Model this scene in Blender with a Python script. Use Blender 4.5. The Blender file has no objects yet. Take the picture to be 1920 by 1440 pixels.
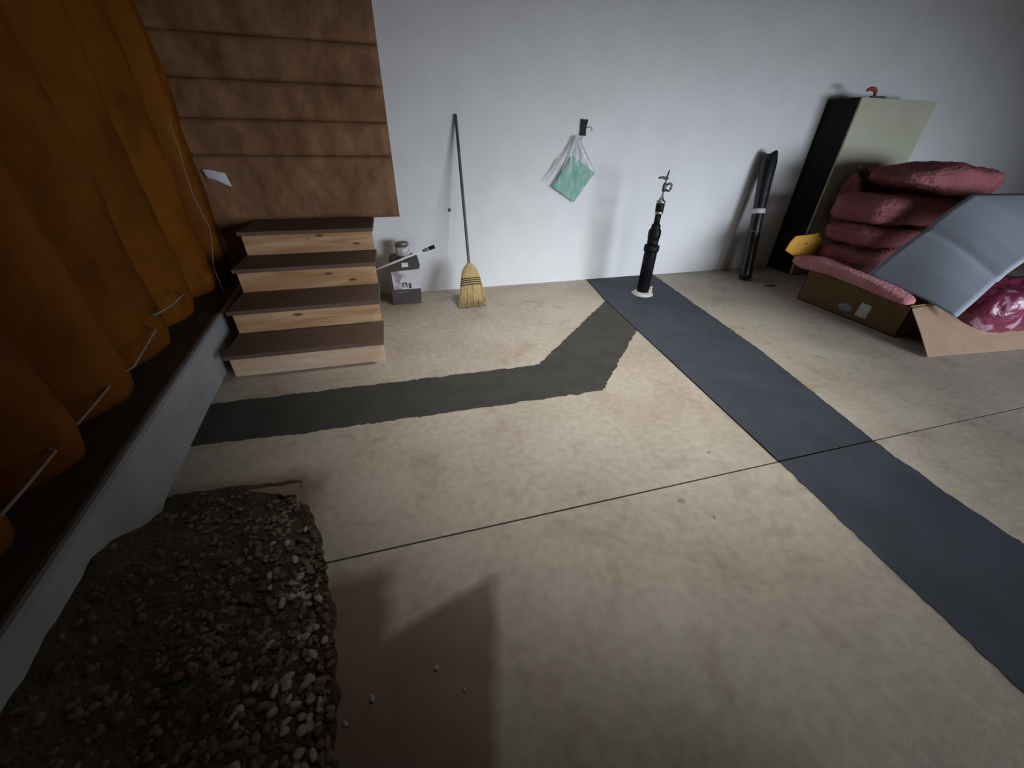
import bpy, bmesh, math, random
from mathutils import Vector, Matrix, noise
random.seed(7)
S = bpy.context.scene
C = S.collection
PI = math.pi

# ---------------------------------------------------------------- camera
CAM_H = 1.30
F_PX = 721.0
R = Matrix(((0.963, -0.131, 0.235), (-0.268, -0.525, 0.808), (0.017, -0.841, -0.541)))  # camera (right, down, forward) -> world


def ortho(m):
    a = Vector(m[2]).normalized()
    b = Vector(m[0]); b = (b - a * b.dot(a)).normalized()
    return Matrix((b, a.cross(b), a))


R = ortho(R)
cam_d = bpy.data.cameras.new('camera')
cam_d.sensor_width = 36.0
cam_d.lens = F_PX / 1920.0 * 36.0
cam_d.clip_start = 0.02
cam = bpy.data.objects.new('camera', cam_d)
C.objects.link(cam)
rt = R @ Vector((1, 0, 0)); up = R @ Vector((0, -1, 0)); bk = R @ Vector((0, 0, -1))
cam.matrix_world = Matrix(((rt.x, up.x, bk.x, 0), (rt.y, up.y, bk.y, 0), (rt.z, up.z, bk.z, CAM_H), (0, 0, 0, 1)))
S.camera = cam

# ---------------------------------------------------------------- world, lights, exposure
S.view_settings.view_transform = 'Standard'
S.view_settings.look = 'None'
S.view_settings.gamma = 1.0
S.view_settings.exposure = 0.0
w = bpy.data.worlds.new('world'); S.world = w; w.use_nodes = True
w.node_tree.nodes['Background'].inputs[0].default_value = (0.75, 0.85, 1.0, 1)
w.node_tree.nodes['Background'].inputs[1].default_value = 0.03


def spot(name, loc, aim, power, color, size_deg, radius, blend=1.0):
    d = bpy.data.lights.new(name, 'SPOT')
    d.energy = power; d.color = color; d.spot_size = math.radians(size_deg); d.spot_blend = blend
    d.shadow_soft_size = radius
    o = bpy.data.objects.new(name, d); C.objects.link(o)
    o.location = loc
    o.rotation_euler = (Vector(aim) - Vector(loc)).to_track_quat('-Z', 'Y').to_euler()
    return o


spot('work_lamp', (5.6, -4.4, 1.2), (2.7, 3.78, 0.65), 2900, (0.82, 0.90, 1.0), 74, 1.9)
spot('doorway_lamp', (1.5, -4.4, 1.3), (1.2, 3.78, 0.5), 380, (0.95, 0.95, 0.95), 44, 1.2)
spot('added_pool_light', (1.4, 1.85, 3.2), (1.22, 2.10, 0.0), 360, (1.0, 0.97, 0.93), 78, 0.30)  # added overhead spot, makes the bright pool on floor and lower wall


# ---------------------------------------------------------------- helpers
def pl(px, py, n, p0):
    """point of the photograph on a world plane"""
    d = R @ Vector((px - 960.0, py - 720.0, F_PX)); n = Vector(n); c = Vector((0, 0, CAM_H))
    return c + d * (n.dot(Vector(p0) - c) / n.dot(d))


def on_y(px, py, y): return pl(px, py, (0, 1, 0), (0, y, 0))
def on_x(px, py, x): return pl(px, py, (1, 0, 0), (x, 0, 0))
def on_z(px, py, z=0.0): return pl(px, py, (0, 0, 1), (0, 0, z))


def link(name, bm, m, parent=None, smooth=False):
    me = bpy.data.meshes.new(name)
    bmesh.ops.recalc_face_normals(bm, faces=bm.faces)
    bm.to_mesh(me); bm.free()
    if smooth:
        for p in me.polygons: p.use_smooth = True
    if m: me.materials.append(m)
    o = bpy.data.objects.new(name, me); C.objects.link(o)
    if parent:
        o.parent = parent
        o.matrix_parent_inverse = Matrix.Translation(-Vector(parent.location)) if parent.type == 'EMPTY' or True else Matrix()
    return o


def tag(o, label, cat, group=None, kind=None):
    o['label'] = label; o['category'] = cat
    if group: o['group'] = group
    if kind: o['kind'] = kind
    return o


def thing(name, label, cat, loc, group=None):
    o = bpy.data.objects.new(name, None); C.objects.link(o)
    o.location = loc; o.empty_display_size = 0.1
    return tag(o, label, cat, group)


def struct(name, bm, m, label=None, parent=None, smooth=False):
    o = link(name, bm, m, parent, smooth)
    o['kind'] = 'structure'
    if label: o['label'] = label; o['category'] = name.split('_')[0]
    return o


def box(bm, lo, hi, bevel=0.0):
    lo = Vector(lo); hi = Vector(hi)
    r = bmesh.ops.create_cube(bm, size=1.0)
    vs = r['verts']
    for v in vs:
        v.co = Vector(((lo.x + hi.x) / 2 + v.co.x * (hi.x - lo.x), (lo.y + hi.y) / 2 + v.co.y * (hi.y - lo.y), (lo.z + hi.z) / 2 + v.co.z * (hi.z - lo.z)))
    if bevel:
        es = list({e for v in vs for e in v.link_edges})
        bmesh.ops.bevel(bm, geom=es, offset=bevel, segments=2, affect='EDGES', profile=0.5)
    return vs


def nbox(lo, hi, bevel=0.0):
    bm = bmesh.new(); box(bm, lo, hi, bevel); return bm


def tube(bm, pts, rad, seg=12, cap=True):
    pts = [Vector(p) for p in pts]
    n = len(pts)
    rads = rad if isinstance(rad, (list, tuple)) else [rad] * n
    rings = []
    prev = None
    for i, p in enumerate(pts):
        t = (pts[min(i + 1, n - 1)] - pts[max(i - 1, 0)]).normalized()
        if prev is None:
            a = Vector((0, 0, 1)) if abs(t.z) < 0.9 else Vector((1, 0, 0))
            u = t.cross(a).normalized()
        else:
            u = (prev - t * prev.dot(t)).normalized()
        prev = u
        v = t.cross(u)
        rings.append([bm.verts.new(p + (u * math.cos(2 * PI * k / seg) + v * math.sin(2 * PI * k / seg)) * rads[i]) for k in range(seg)])
    for a, b in zip(rings, rings[1:]):
        for k in range(seg):
            bm.faces.new((a[k], a[(k + 1) % seg], b[(k + 1) % seg], b[k]))
    if cap:
        bm.faces.new(rings[0][::-1]); bm.faces.new(rings[-1])
    return rings


def ntube(pts, rad, seg=12):
    bm = bmesh.new(); tube(bm, pts, rad, seg); return bm


def lathe(profile, seg=28, center=(0, 0, 0), axis=(0, 0, 1)):
    """profile: (radius, height) along axis from center"""
    bm = bmesh.new()
    q = Vector((0, 0, 1)).rotation_difference(Vector(axis).normalized())
    c = Vector(center); rings = []
    for r, h in profile:
        rings.append([bm.verts.new(c + q @ Vector((r * math.cos(2 * PI * k / seg), r * math.sin(2 * PI * k / seg), h))) for k in range(seg)])
    for a, b in zip(rings, rings[1:]):
        for k in range(seg):
            bm.faces.new((a[k], a[(k + 1) % seg], b[(k + 1) % seg], b[k]))
    bm.faces.new(rings[0][::-1]); bm.faces.new(rings[-1])
    return bm


def prism(poly, z0, z1):
    bm = bmesh.new()
    a = [bm.verts.new((x, y, z0)) for x, y in poly]
    b = [bm.verts.new((x, y, z1)) for x, y in poly]
    n = len(poly)
    for k in range(n): bm.faces.new((a[k], a[(k + 1) % n], b[(k + 1) % n], b[k]))
    bm.faces.new(a[::-1]); f = bm.faces.new(b)
    bmesh.ops.triangulate(bm, faces=[f for f in bm.faces if len(f.verts) > 4])
    return bm


def rough_poly(poly, amp, step=0.03, keep=(), seed=0):
    """subdivide the outline and ruffle it; edges whose index is in keep stay straight"""
    out = []
    n = len(poly)
    for k in range(n):
        a = Vector(poly[k]).to_2d(); b = Vector(poly[(k + 1) % n]).to_2d()
        m = max(1, int((b - a).length / step)) if k not in keep else 1
        nrm = Vector((-(b - a).y, (b - a).x)).normalized()
        for j in range(m):
            p = a.lerp(b, j / m)
            if j: p = p + nrm * amp * (0.55 * noise.noise(Vector((p.x * 9, p.y * 9, seed))) + 0.8 * noise.noise(Vector((p.x * 40, p.y * 40, seed + 3))))
            out.append((p.x, p.y))
    return out


def grid_mesh(fn, nu, nv, thick=0.0, nrm=None):
    """fn(u,v)->Vector; optional thickness along nrm"""
    bm = bmesh.new()
    g = [[bm.verts.new(fn(i / nu, j / nv)) for j in range(nv + 1)] for i in range(nu + 1)]
    for i in range(nu):
        for j in range(nv):
            bm.faces.new((g[i][j], g[i + 1][j], g[i + 1][j + 1], g[i][j + 1]))
    if thick:
        bmesh.ops.recalc_face_normals(bm, faces=bm.faces)
        bmesh.ops.solidify(bm, geom=list(bm.faces), thickness=thick)
    return bm


def slab(bm, poly, off):
    a = [bm.verts.new(p) for p in poly]; b = [bm.verts.new(p + off) for p in poly]
    n = len(a)
    for k in range(n): bm.faces.new((a[k], a[(k + 1) % n], b[(k + 1) % n], b[k]))
    bm.faces.new(a[::-1]); bm.faces.new(b)


def pillow(c, size, rot=(0, 0, 0), power=3.2, amp=0.02, freq=4.0, seed=0, cuts=22, bend=0.0, sag=None):
    """rounded soft block with lumps: superellipsoid from a subdivided cube"""
    bm = bmesh.new()
    bmesh.ops.create_cube(bm, size=2.0)
    bmesh.ops.subdivide_edges(bm, edges=list(bm.edges), cuts=cuts, use_grid_fill=True)
    from mathutils import Euler
    M = Euler(rot).to_matrix()
    for v in bm.verts:
        d = v.co
        k = (abs(d.x) ** power + abs(d.y) ** power + abs(d.z) ** power) ** (1 / power)
        p = d / k
        p = Vector((p.x * size[0] / 2, p.y * size[1] / 2, p.z * size[2] / 2))
        q = p * freq + Vector((seed * 3.1, seed * 1.7, seed))
        nn = d.normalized()
        p = p + nn * amp * (noise.noise(q) + 0.5 * noise.noise(q * 2.3) + 0.3 * noise.noise(q * 5.1))
        p.z += bend * ((2 * p.x / size[0]) ** 2)
        if sag: p = sag(p)
        v.co = M @ p + Vector(c)
    return bm


# ---------------------------------------------------------------- materials
def mat(name, col, rough=0.7, col2=None, scale=8.0, detail=6.0, lo=0.35, hi=0.65, bump=0.0, bscale=40.0, metal=0.0, stretch=None, spec=0.5, bdist=0.01, transl=0.0):
    m = bpy.data.materials.new(name); m.use_nodes = True
    nt = m.node_tree; N = nt.nodes; L = nt.links
    b = N['Principled BSDF']
    b.inputs['Base Color'].default_value = (*col, 1); b.inputs['Roughness'].default_value = rough
    b.inputs['Metallic'].default_value = metal; b.inputs['Specular IOR Level'].default_value = spec
    tc = N.new('ShaderNodeTexCoord'); src = tc.outputs['Object']
    if stretch:
        mp = N.new('ShaderNodeMapping'); mp.inputs['Scale'].default_value = stretch
        L.new(src, mp.inputs['Vector']); src = mp.outputs['Vector']
    if col2:
        nz = N.new('ShaderNodeTexNoise'); nz.inputs['Scale'].default_value = scale; nz.inputs['Detail'].default_value = detail
        nz.inputs['Roughness'].default_value = 0.6
        L.new(src, nz.inputs['Vector'])
        cr = N.new('ShaderNodeValToRGB')
        cr.color_ramp.elements[0].position = lo; cr.color_ramp.elements[0].color = (*col, 1)
        cr.color_ramp.elements[1].position = hi; cr.color_ramp.elements[1].color = (*col2, 1)
        L.new(nz.outputs['Fac'], cr.inputs['Fac']); L.new(cr.outputs['Color'], b.inputs['Base Color'])
    if bump:
        bz = N.new('ShaderNodeTexNoise'); bz.inputs['Scale'].default_value = bscale; bz.inputs['Detail'].default_value = 5
        L.new(src, bz.inputs['Vector'])
        bp = N.new('ShaderNodeBump'); bp.inputs['Strength'].default_value = bump; bp.inputs['Distance'].default_value = bdist
        L.new(bz.outputs['Fac'], bp.inputs['Height']); L.new(bp.outputs['Normal'], b.inputs['Normal'])
    return m


M_white = mat('white_wall_paint', (0.74, 0.745, 0.76), 0.55, (0.79, 0.795, 0.81), 3.0, bump=0.15, bscale=120, bdist=0.002)
M_ceil = mat('ceiling_board', (0.30, 0.28, 0.26), 0.8, (0.36, 0.34, 0.31), 4)
M_patch_main = mat('fresh_concrete_bluish', (0.032, 0.038, 0.052), 0.75, (0.046, 0.053, 0.069), 4.5, bump=0.3, bscale=160, bdist=0.002)
M_patch_side = mat('fresh_concrete_grey', (0.036, 0.034, 0.028), 0.85, (0.054, 0.051, 0.043), 5.5, bump=0.35, bscale=180, bdist=0.002)
M_curb = mat('stem_wall_concrete', (0.34, 0.36, 0.375), 0.8, (0.46, 0.475, 0.48), 3.5, bump=0.3, bscale=60, bdist=0.004)
M_sill = mat('dark_sill_wood', (0.035, 0.02, 0.011), 0.85, (0.07, 0.042, 0.024), 6, stretch=(6, 1, 6), bump=0.3)
M_kraft = mat('amber_kraft_facing', (0.055, 0.014, 0.002), 0.7, (0.235, 0.076, 0.006), 2.3, spec=0.12, detail=6, lo=0.26, hi=0.56, stretch=(1, 1, 0.6), bump=0.45, bscale=9, bdist=0.03)
M_brown = mat('brown_wrinkled_facing', (0.150, 0.070, 0.030), 0.6, (0.32, 0.175, 0.090), 4.5, lo=0.30, hi=0.72, spec=0.25, detail=5, bump=0.45, bscale=7, bdist=0.04, stretch=(1, 1, 0.8))
M_tread = mat('brown_composite_tread', (0.118, 0.073, 0.049), 0.75, (0.155, 0.098, 0.068), 6, stretch=(1, 22, 22), bump=0.25, bscale=14, bdist=0.003)
M_side = mat('stringer_wood', (0.30, 0.19, 0.10), 0.7, (0.42, 0.28, 0.16), 5, stretch=(4, 1, 1))
M_black = mat('black_plastic', (0.006, 0.006, 0.007), 0.5, (0.010, 0.010, 0.011), 12, spec=0.15)
M_film = mat('black_sheet_plastic', (0.010, 0.012, 0.014), 0.28, (0.018, 0.02, 0.022), 9, bump=0.5, bscale=18, bdist=0.01, stretch=(1, 1, 0.3))
M_chrome = mat('dull_steel', (0.50, 0.50, 0.50), 0.35, (0.36, 0.36, 0.36), 30, metal=0.9)
M_iron = mat('dark_iron', (0.10, 0.10, 0.10), 0.45, (0.16, 0.16, 0.155), 30, metal=0.7)
M_mortar = mat('pale_mortar', (0.42, 0.41, 0.39), 0.9, (0.62, 0.60, 0.57), 25, bump=0.8, bscale=70, bdist=0.01)
M_broom_handle = mat('grey_green_paint', (0.075, 0.09, 0.085), 0.5, (0.12, 0.135, 0.125), 15, stretch=(1, 1, 0.2))
M_straw = mat('broom_straw', (0.34, 0.24, 0.085), 0.7, (0.62, 0.47, 0.22), 60, stretch=(3, 3, 0.12), bump=0.5, bscale=120)
M_stitch = mat('dark_stitching', (0.045, 0.035, 0.02), 0.8)
M_carton_dark = mat('dark_carton', (0.045, 0.036, 0.036), 0.6, (0.06, 0.05, 0.048), 10)
M_carton_grey = mat('grey_carton_print', (0.27, 0.25, 0.28), 0.55, (0.58, 0.56, 0.60), 9, detail=3, lo=0.38, hi=0.52)
M_tin = mat('tin', (0.42, 0.41, 0.41), 0.35, (0.25, 0.24, 0.24), 8, metal=0.8)
M_tinlabel = mat('white_label', (0.68, 0.66, 0.67), 0.5, (0.42, 0.38, 0.42), 16, detail=2, lo=0.5, hi=0.62)
M_offwhite = mat('white_plastic', (0.74, 0.74, 0.75), 0.4, (0.66, 0.66, 0.68), 20)
M_grey = mat('grey_rubber', (0.16, 0.16, 0.165), 0.6)
M_green = mat('green_fabric', (0.17, 0.42, 0.32), 0.75, (0.27, 0.55, 0.43), 11, detail=4, bump=0.5, bscale=25, bdist=0.01)
M_cab_black = mat('black_cabinet_side', (0.009, 0.010, 0.008), 0.6, (0.013, 0.014, 0.012), 5, spec=0.15)
M_cab_beige = mat('beige_cabinet_front', (0.44, 0.44, 0.33), 0.5, (0.49, 0.49, 0.38), 3)
M_red = mat('red_enamel', (0.30, 0.045, 0.03), 0.5)
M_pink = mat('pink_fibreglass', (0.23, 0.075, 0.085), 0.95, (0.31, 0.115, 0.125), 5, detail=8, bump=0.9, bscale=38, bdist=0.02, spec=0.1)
M_pink_lit = mat('pink_fibreglass_lit', (0.52, 0.205, 0.225), 0.95, (0.62, 0.29, 0.30), 5, detail=8, bump=0.9, bscale=38, bdist=0.02, spec=0.1)  # same batt material, stronger light put into the colour
M_pink_half_lit = mat('pink_fibreglass_half_lit', (0.29, 0.10, 0.112), 0.95, (0.37, 0.15, 0.16), 5, detail=8, bump=0.9, bscale=38, bdist=0.02, spec=0.1)  # same batt material, a little light put into the colour
M_sheet = mat('pale_blue_grey_sheet', (0.23, 0.26, 0.31), 0.6, (0.255, 0.285, 0.335), 3)
M_card = mat('brown_cardboard', (0.115, 0.060, 0.018), 0.8, (0.15, 0.08, 0.026), 6, stretch=(1, 1, 5))
M_card_in = mat('pale_cardboard_inside', (0.30, 0.20, 0.13), 0.8, (0.36, 0.245, 0.165), 6)
M_yellow = mat('yellow_plastic', (0.52, 0.27, 0.015), 0.55, (0.58, 0.32, 0.03), 8)
M_hole = mat('dark_hole', (0.06, 0.03, 0.01), 0.8)
M_blue_mark = mat('blue_grey_print', (0.20, 0.21, 0.27), 0.7, (0.24, 0.25, 0.30), 30)
M_paper = mat('white_paper', (0.66, 0.69, 0.74), 0.6, (0.6, 0.63, 0.68), 8)
M_cord = mat('pale_cord', (0.30, 0.25, 0.20), 0.6)
M_dirt = mat('dark_soil', (0.045, 0.033, 0.019), 0.95, (0.09, 0.068, 0.04), 14, bump=1.0, bscale=60, bdist=0.02)
M_stone = mat('gravel_stone', (0.075, 0.060, 0.034), 0.85, (0.20, 0.17, 0.115), 9, bump=0.4, bscale=60)
M_pale_stone = mat('pale_gravel_stone', (0.30, 0.26, 0.20), 0.75, (0.46, 0.41, 0.33), 22, bump=0.3, bscale=60)
M_wrap = mat('pink_shiny_wrap', (0.17, 0.022, 0.055), 0.28, (0.45, 0.26, 0.35), 5.0, detail=1.5, lo=0.56, hi=0.60, bump=0.7, bscale=9, bdist=0.04)


def wood_mat(name, c1, c2, c3):
    m = mat(name, c1, 0.6)
    nt = m.node_tree; N = nt.nodes; L = nt.links; b = N['Principled BSDF']
    tc = N.new('ShaderNodeTexCoord'); mp = N.new('ShaderNodeMapping'); mp.inputs['Scale'].default_value = (0.9, 6, 9)
    L.new(tc.outputs['Object'], mp.inputs['Vector'])
    nz = N.new('ShaderNodeTexNoise'); nz.inputs['Scale'].default_value = 2.2; nz.inputs['Detail'].default_value = 4; nz.inputs['Distortion'].default_value = 0.6
    L.new(mp.outputs['Vector'], nz.inputs['Vector'])
    cr = N.new('ShaderNodeValToRGB'); e = cr.color_ramp.elements
    e[0].position = 0.36; e[0].color = (*c2, 1); e[1].position = 0.56; e[1].color = (*c1, 1)
    x = e.new(0.70); x.color = (*c3, 1)
    L.new(nz.outputs['Fac'], cr.inputs['Fac'])
    # knots
    mk = N.new('ShaderNodeMapping'); mk.inputs['Scale'].default_value = (3.2, 9, 9)
    L.new(tc.outputs['Object'], mk.inputs['Vector'])
    vo = N.new('ShaderNodeTexVoronoi'); vo.inputs['Scale'].default_value = 1.0
    L.new(mk.outputs['Vector'], vo.inputs['Vector'])
    k = N.new('ShaderNodeValToRGB'); k.color_ramp.elements[0].position = 0.05; k.color_ramp.elements[0].color = (1, 1, 1, 1)
    k.color_ramp.elements[1].position = 0.13; k.color_ramp.elements[1].color = (0, 0, 0, 1)
    L.new(vo.outputs['Distance'], k.inputs['Fac'])
    mx = N.new('ShaderNodeMix'); mx.data_type = 'RGBA'
    L.new(k.outputs['Color'], mx.inputs[0]); L.new(cr.outputs['Color'], mx.inputs[6]); mx.inputs[7].default_value = (0.13, 0.055, 0.022, 1)
    L.new(mx.outputs[2], b.inputs['Base Color'])
    return m


M_pine = wood_mat('knotty_pine', (0.56, 0.34, 0.175), (0.43, 0.22, 0.095), (0.66, 0.46, 0.27))
M_pine_pale = wood_mat('pale_knotty_pine', (0.66, 0.49, 0.36), (0.60, 0.42, 0.28), (0.72, 0.57, 0.44))


def floor_mat():
    m = bpy.data.materials.new('mottled_concrete'); m.use_nodes = True
    nt = m.node_tree; N = nt.nodes; L = nt.links; b = N['Principled BSDF']
    b.inputs['Roughness'].default_value = 0.62; b.inputs['Specular IOR Level'].default_value = 0.35
    tc = N.new('ShaderNodeTexCoord'); P = tc.outputs['Object']

    def noise_t(scale, detail, dist=0.0):
        n = N.new('ShaderNodeTexNoise'); n.inputs['Scale'].default_value = scale; n.inputs['Detail'].default_value = detail
        n.inputs['Distortion'].default_value = dist; L.new(P, n.inputs['Vector']); return n.outputs['Fac']

    def ramp(src, p0, c0, p1, c1):
        r = N.new('ShaderNodeValToRGB'); r.color_ramp.elements[0].position = p0; r.color_ramp.elements[0].color = (*c0, 1)
        r.color_ramp.elements[1].position = p1; r.color_ramp.elements[1].color = (*c1, 1); L.new(src, r.inputs['Fac']); return r.outputs['Color']

    def mix(fac, a, c, mode='MIX'):
        x = N.new('ShaderNodeMix'); x.data_type = 'RGBA'; x.blend_type = mode
        if isinstance(fac, float): x.inputs[0].default_value = fac
        else: L.new(fac, x.inputs[0])
        for i, s in ((6, a), (7, c)):
            if isinstance(s, tuple): x.inputs[i].default_value = (*s, 1)
            else: L.new(s, x.inputs[i])
        return x.outputs[2]

    def math_n(op, a, c=None, clamp=False):
        x = N.new('ShaderNodeMath'); x.operation = op; x.use_clamp = clamp
        for i, s in enumerate((a, c)):
            if s is None: continue
            if isinstance(s, (int, float)): x.inputs[i].default_value = s
            else: L.new(s, x.inputs[i])
        return x.outputs[0]

    base = ramp(noise_t(1.6, 5, 0.4), 0.30, (0.40, 0.345, 0.275), 0.70, (0.52, 0.465, 0.385))
    fine = ramp(noise_t(26, 6), 0.3, (0.86, 0.86, 0.86), 0.7, (1.08, 1.08, 1.08))
    col = mix(1.0, base, fine, 'MULTIPLY')
    sp = ramp(noise_t(4.2, 4, 0.8), 0.28, (0.84, 0.81, 0.79), 0.46, (1, 1, 1))     # scattered dull blotches
    col = mix(1.0, col, sp, 'MULTIPLY')
    # brown area on the slab next to the gravel, with its own outline
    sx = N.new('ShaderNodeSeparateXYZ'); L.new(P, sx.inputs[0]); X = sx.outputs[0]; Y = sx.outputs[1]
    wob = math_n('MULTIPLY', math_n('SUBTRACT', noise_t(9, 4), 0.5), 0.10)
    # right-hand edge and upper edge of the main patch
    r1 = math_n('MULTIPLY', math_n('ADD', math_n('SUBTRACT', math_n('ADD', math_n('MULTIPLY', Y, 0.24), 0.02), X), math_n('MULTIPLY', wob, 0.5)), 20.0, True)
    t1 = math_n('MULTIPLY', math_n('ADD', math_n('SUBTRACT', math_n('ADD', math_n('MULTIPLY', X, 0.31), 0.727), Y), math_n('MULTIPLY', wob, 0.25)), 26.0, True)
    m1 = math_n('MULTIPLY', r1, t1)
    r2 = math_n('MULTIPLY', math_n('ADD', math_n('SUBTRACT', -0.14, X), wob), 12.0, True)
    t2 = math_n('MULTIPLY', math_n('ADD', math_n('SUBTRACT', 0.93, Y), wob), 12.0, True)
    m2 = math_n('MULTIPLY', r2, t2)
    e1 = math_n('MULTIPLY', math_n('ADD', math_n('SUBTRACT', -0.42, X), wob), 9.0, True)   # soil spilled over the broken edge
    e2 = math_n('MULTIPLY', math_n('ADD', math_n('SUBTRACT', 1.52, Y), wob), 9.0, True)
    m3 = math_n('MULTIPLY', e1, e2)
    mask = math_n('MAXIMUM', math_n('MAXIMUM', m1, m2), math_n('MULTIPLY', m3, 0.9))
    brown_tone = ramp(noise_t(4, 6), 0.35, (0.135, 0.078, 0.050), 0.7, (0.20, 0.125, 0.085))
    col = mix(math_n('MULTIPLY', mask, 0.85), col, brown_tone)
    for (mx_, my_, r_, k_) in ((1.019, 0.872, 0.024, 0.55), (1.46, 2.27, 0.03, 0.4), (1.34, 1.10, 0.012, 0.5), (0.62, 1.02, 0.03, 0.25), (1.9, 1.55, 0.03, 0.3)):   # old spots on the slab
        dx = math_n('SUBTRACT', X, mx_); dy = math_n('MULTIPLY', math_n('SUBTRACT', Y, my_), 1.4)
        dd = math_n('SQRT', math_n('ADD', math_n('MULTIPLY', dx, dx), math_n('MULTIPLY', dy, dy)))
        sp_m = math_n('MULTIPLY', math_n('SUBTRACT', r_, math_n('ADD', dd, math_n('MULTIPLY', wob, 0.25))), 2.2 / r_, True)
        col = mix(math_n('MULTIPLY', sp_m, k_), col, (0.10, 0.085, 0.07))
    L.new(col, b.inputs['Base Color'])
    bp = N.new('ShaderNodeBump'); bp.inputs['Strength'].default_value = 0.25; bp.inputs['Distance'].default_value = 0.003
    L.new(noise_t(90, 5), bp.inputs['Height']); L.new(bp.outputs['Normal'], b.inputs['Normal'])
    return m


M_floor = floor_mat()


def film_mat():
    m = bpy.data.materials.new('clear_bag_film'); m.use_nodes = True
    nt = m.node_tree; N = nt.nodes; L = nt.links
    b = N['Principled BSDF']; b.inputs['Base Color'].default_value = (0.86, 0.87, 0.90, 1); b.inputs['Roughness'].default_value = 0.25
    t = N.new('ShaderNodeBsdfTransparent'); t.inputs[0].default_value = (0.97, 0.98, 1, 1)
    tc = N.new('ShaderNodeTexCoord'); mp = N.new('ShaderNodeMapping'); mp.inputs['Scale'].default_value = (3, 3, 0.6)
    nz = N.new('ShaderNodeTexNoise'); nz.inputs['Scale'].default_value = 14; L.new(tc.outputs['Object'], mp.inputs[0]); L.new(mp.outputs[0], nz.inputs['Vector'])
    cr = N.new('ShaderNodeValToRGB'); cr.color_ramp.elements[0].position = 0.42; cr.color_ramp.elements[0].color = (0.22, 0.22, 0.22, 1)
    cr.color_ramp.elements[1].position = 0.66; cr.color_ramp.elements[1].color = (0.80, 0.80, 0.80, 1)
    L.new(nz.outputs['Fac'], cr.inputs['Fac'])
    sz = N.new('ShaderNodeSeparateXYZ'); L.new(tc.outputs['Object'], sz.inputs[0])
    mr = N.new('ShaderNodeMapRange'); mr.inputs[1].default_value = 1.02; mr.inputs[2].default_value = 1.16; mr.inputs[3].default_value = 0.20; mr.inputs[4].default_value = 1.0
    L.new(sz.outputs[2], mr.inputs[0])
    mu = N.new('ShaderNodeMath'); mu.operation = 'MULTIPLY'; L.new(cr.outputs['Color'], mu.inputs[0]); L.new(mr.outputs[0], mu.inputs[1])
    x = N.new('ShaderNodeMixShader'); L.new(mu.outputs[0], x.inputs[0]); L.new(t.outputs[0], x.inputs[1]); L.new(b.outputs[0], x.inputs[2])
    L.new(x.outputs[0], N['Material Output'].inputs['Surface'])
    return m


M_bag = film_mat()

# ---------------------------------------------------------------- room shell
YW = 3.78                                   # face of the back wall
XR = 9.6


def face_x(y): return -1.084 - 0.083 * (y - 1.443)        # inner face of the concrete stem wall


def peak_x(y): return -1.125 - 0.097 * (y - 0.99)         # how far the batts bulge out


north = [(-1.32, YW), (XR, YW), (XR, 0.962), (-0.405, 0.962), (-0.435, 1.045), (-0.49, 1.20), (-0.552, 1.312), (-0.70, 1.372), (-0.816, 1.397), (-1.047, 1.442), (-1.12, 1.45)]
south = [(-0.40, 0.954), (XR, 0.954), (XR, -4.6), (-0.322, -4.6), (-0.322, 0.381), (-0.352, 0.683)]
bm = prism(rough_poly(north, 0.02, 0.03, keep=(0, 1, 2, 9, 10), seed=1), -0.10, 0.0)
b2 = prism(rough_poly(south, 0.02, 0.03, keep=(0, 1, 2), seed=2), -0.10, 0.0)
tmp = bpy.data.meshes.new('t'); b2.to_mesh(tmp); b2.free(); bm.from_mesh(tmp); bpy.data.meshes.remove(tmp)
box(bm, (-1.55, -4.6, -0.16), (XR, YW, -0.105))
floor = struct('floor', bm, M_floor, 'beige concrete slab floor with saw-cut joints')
pm = [(1.922, 3.778), (2.75, 3.778), (2.468, 1.912), (2.244, 0.962), (1.629, 0.962), (1.77, 2.521), (1.826, 3.162)]
ps = [(1.628, 0.954), (2.243, 0.954), (2.199, 0.638), (2.184, 0.344), (2.12, -0.6), (1.47, -0.6), (1.536, 0.03), (1.563, 0.35)]
pb = [(-1.145, 2.151), (0.19, 2.131), (0.806, 2.130), (1.850, 3.162), (1.80, 2.53), (1.745, 2.455), (1.084, 1.735), (-0.625, 1.752), (-1.113, 1.784)]
struct('concrete_patch', prism(rough_poly(pm, 0.012, 0.016, keep=(0, 3), seed=5), -0.02, 0.003), M_patch_main, parent=floor)['label'] = 'dark bluish fresh concrete strip running to the back wall'
struct('concrete_patch', prism(rough_poly(ps, 0.012, 0.016, keep=(0, 4), seed=6), -0.02, 0.003), M_patch_main, parent=floor)['label'] = 'dark bluish fresh concrete strip on the near side of the joint'
struct('concrete_patch', prism(rough_poly(pb, 0.016, 0.016, keep=(8,), seed=7), -0.02, 0.0025), M_patch_side, parent=floor)['label'] = 'dark grey fresh concrete branch running past the stairs'
jl = [(1.9225, 3.775), (1.826, 3.162), (1.770, 2.521), (1.700, 1.742), (1.629, 0.962)]
bm = bmesh.new()
for (xa, ya), (xb, yb) in zip(jl, jl[1:]):
    a = [bm.verts.new(p) for p in ((xa - 0.005, ya, 0.0036), (xa + 0.001, ya, 0.0036), (xb + 0.001, yb, 0.0036), (xb - 0.005, yb, 0.0036))]
    bm.faces.new(a)
bmesh.ops.solidify(bm, geom=list(bm.faces), thickness=0.004)
struct('joint_line', bm, M_patch_side, parent=floor)['label'] = 'dark joint along the concrete strip'
struct('wall_back', nbox((-1.75, YW, -0.1), (XR + 0.1, YW + 0.15, 3.3)), M_white, 'white painted back wall')
struct('wall_left', nbox((-1.75, -4.6, -0.1), (-1.55, YW, 3.3)), M_sill, 'dark wall behind the insulation batts')
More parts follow.
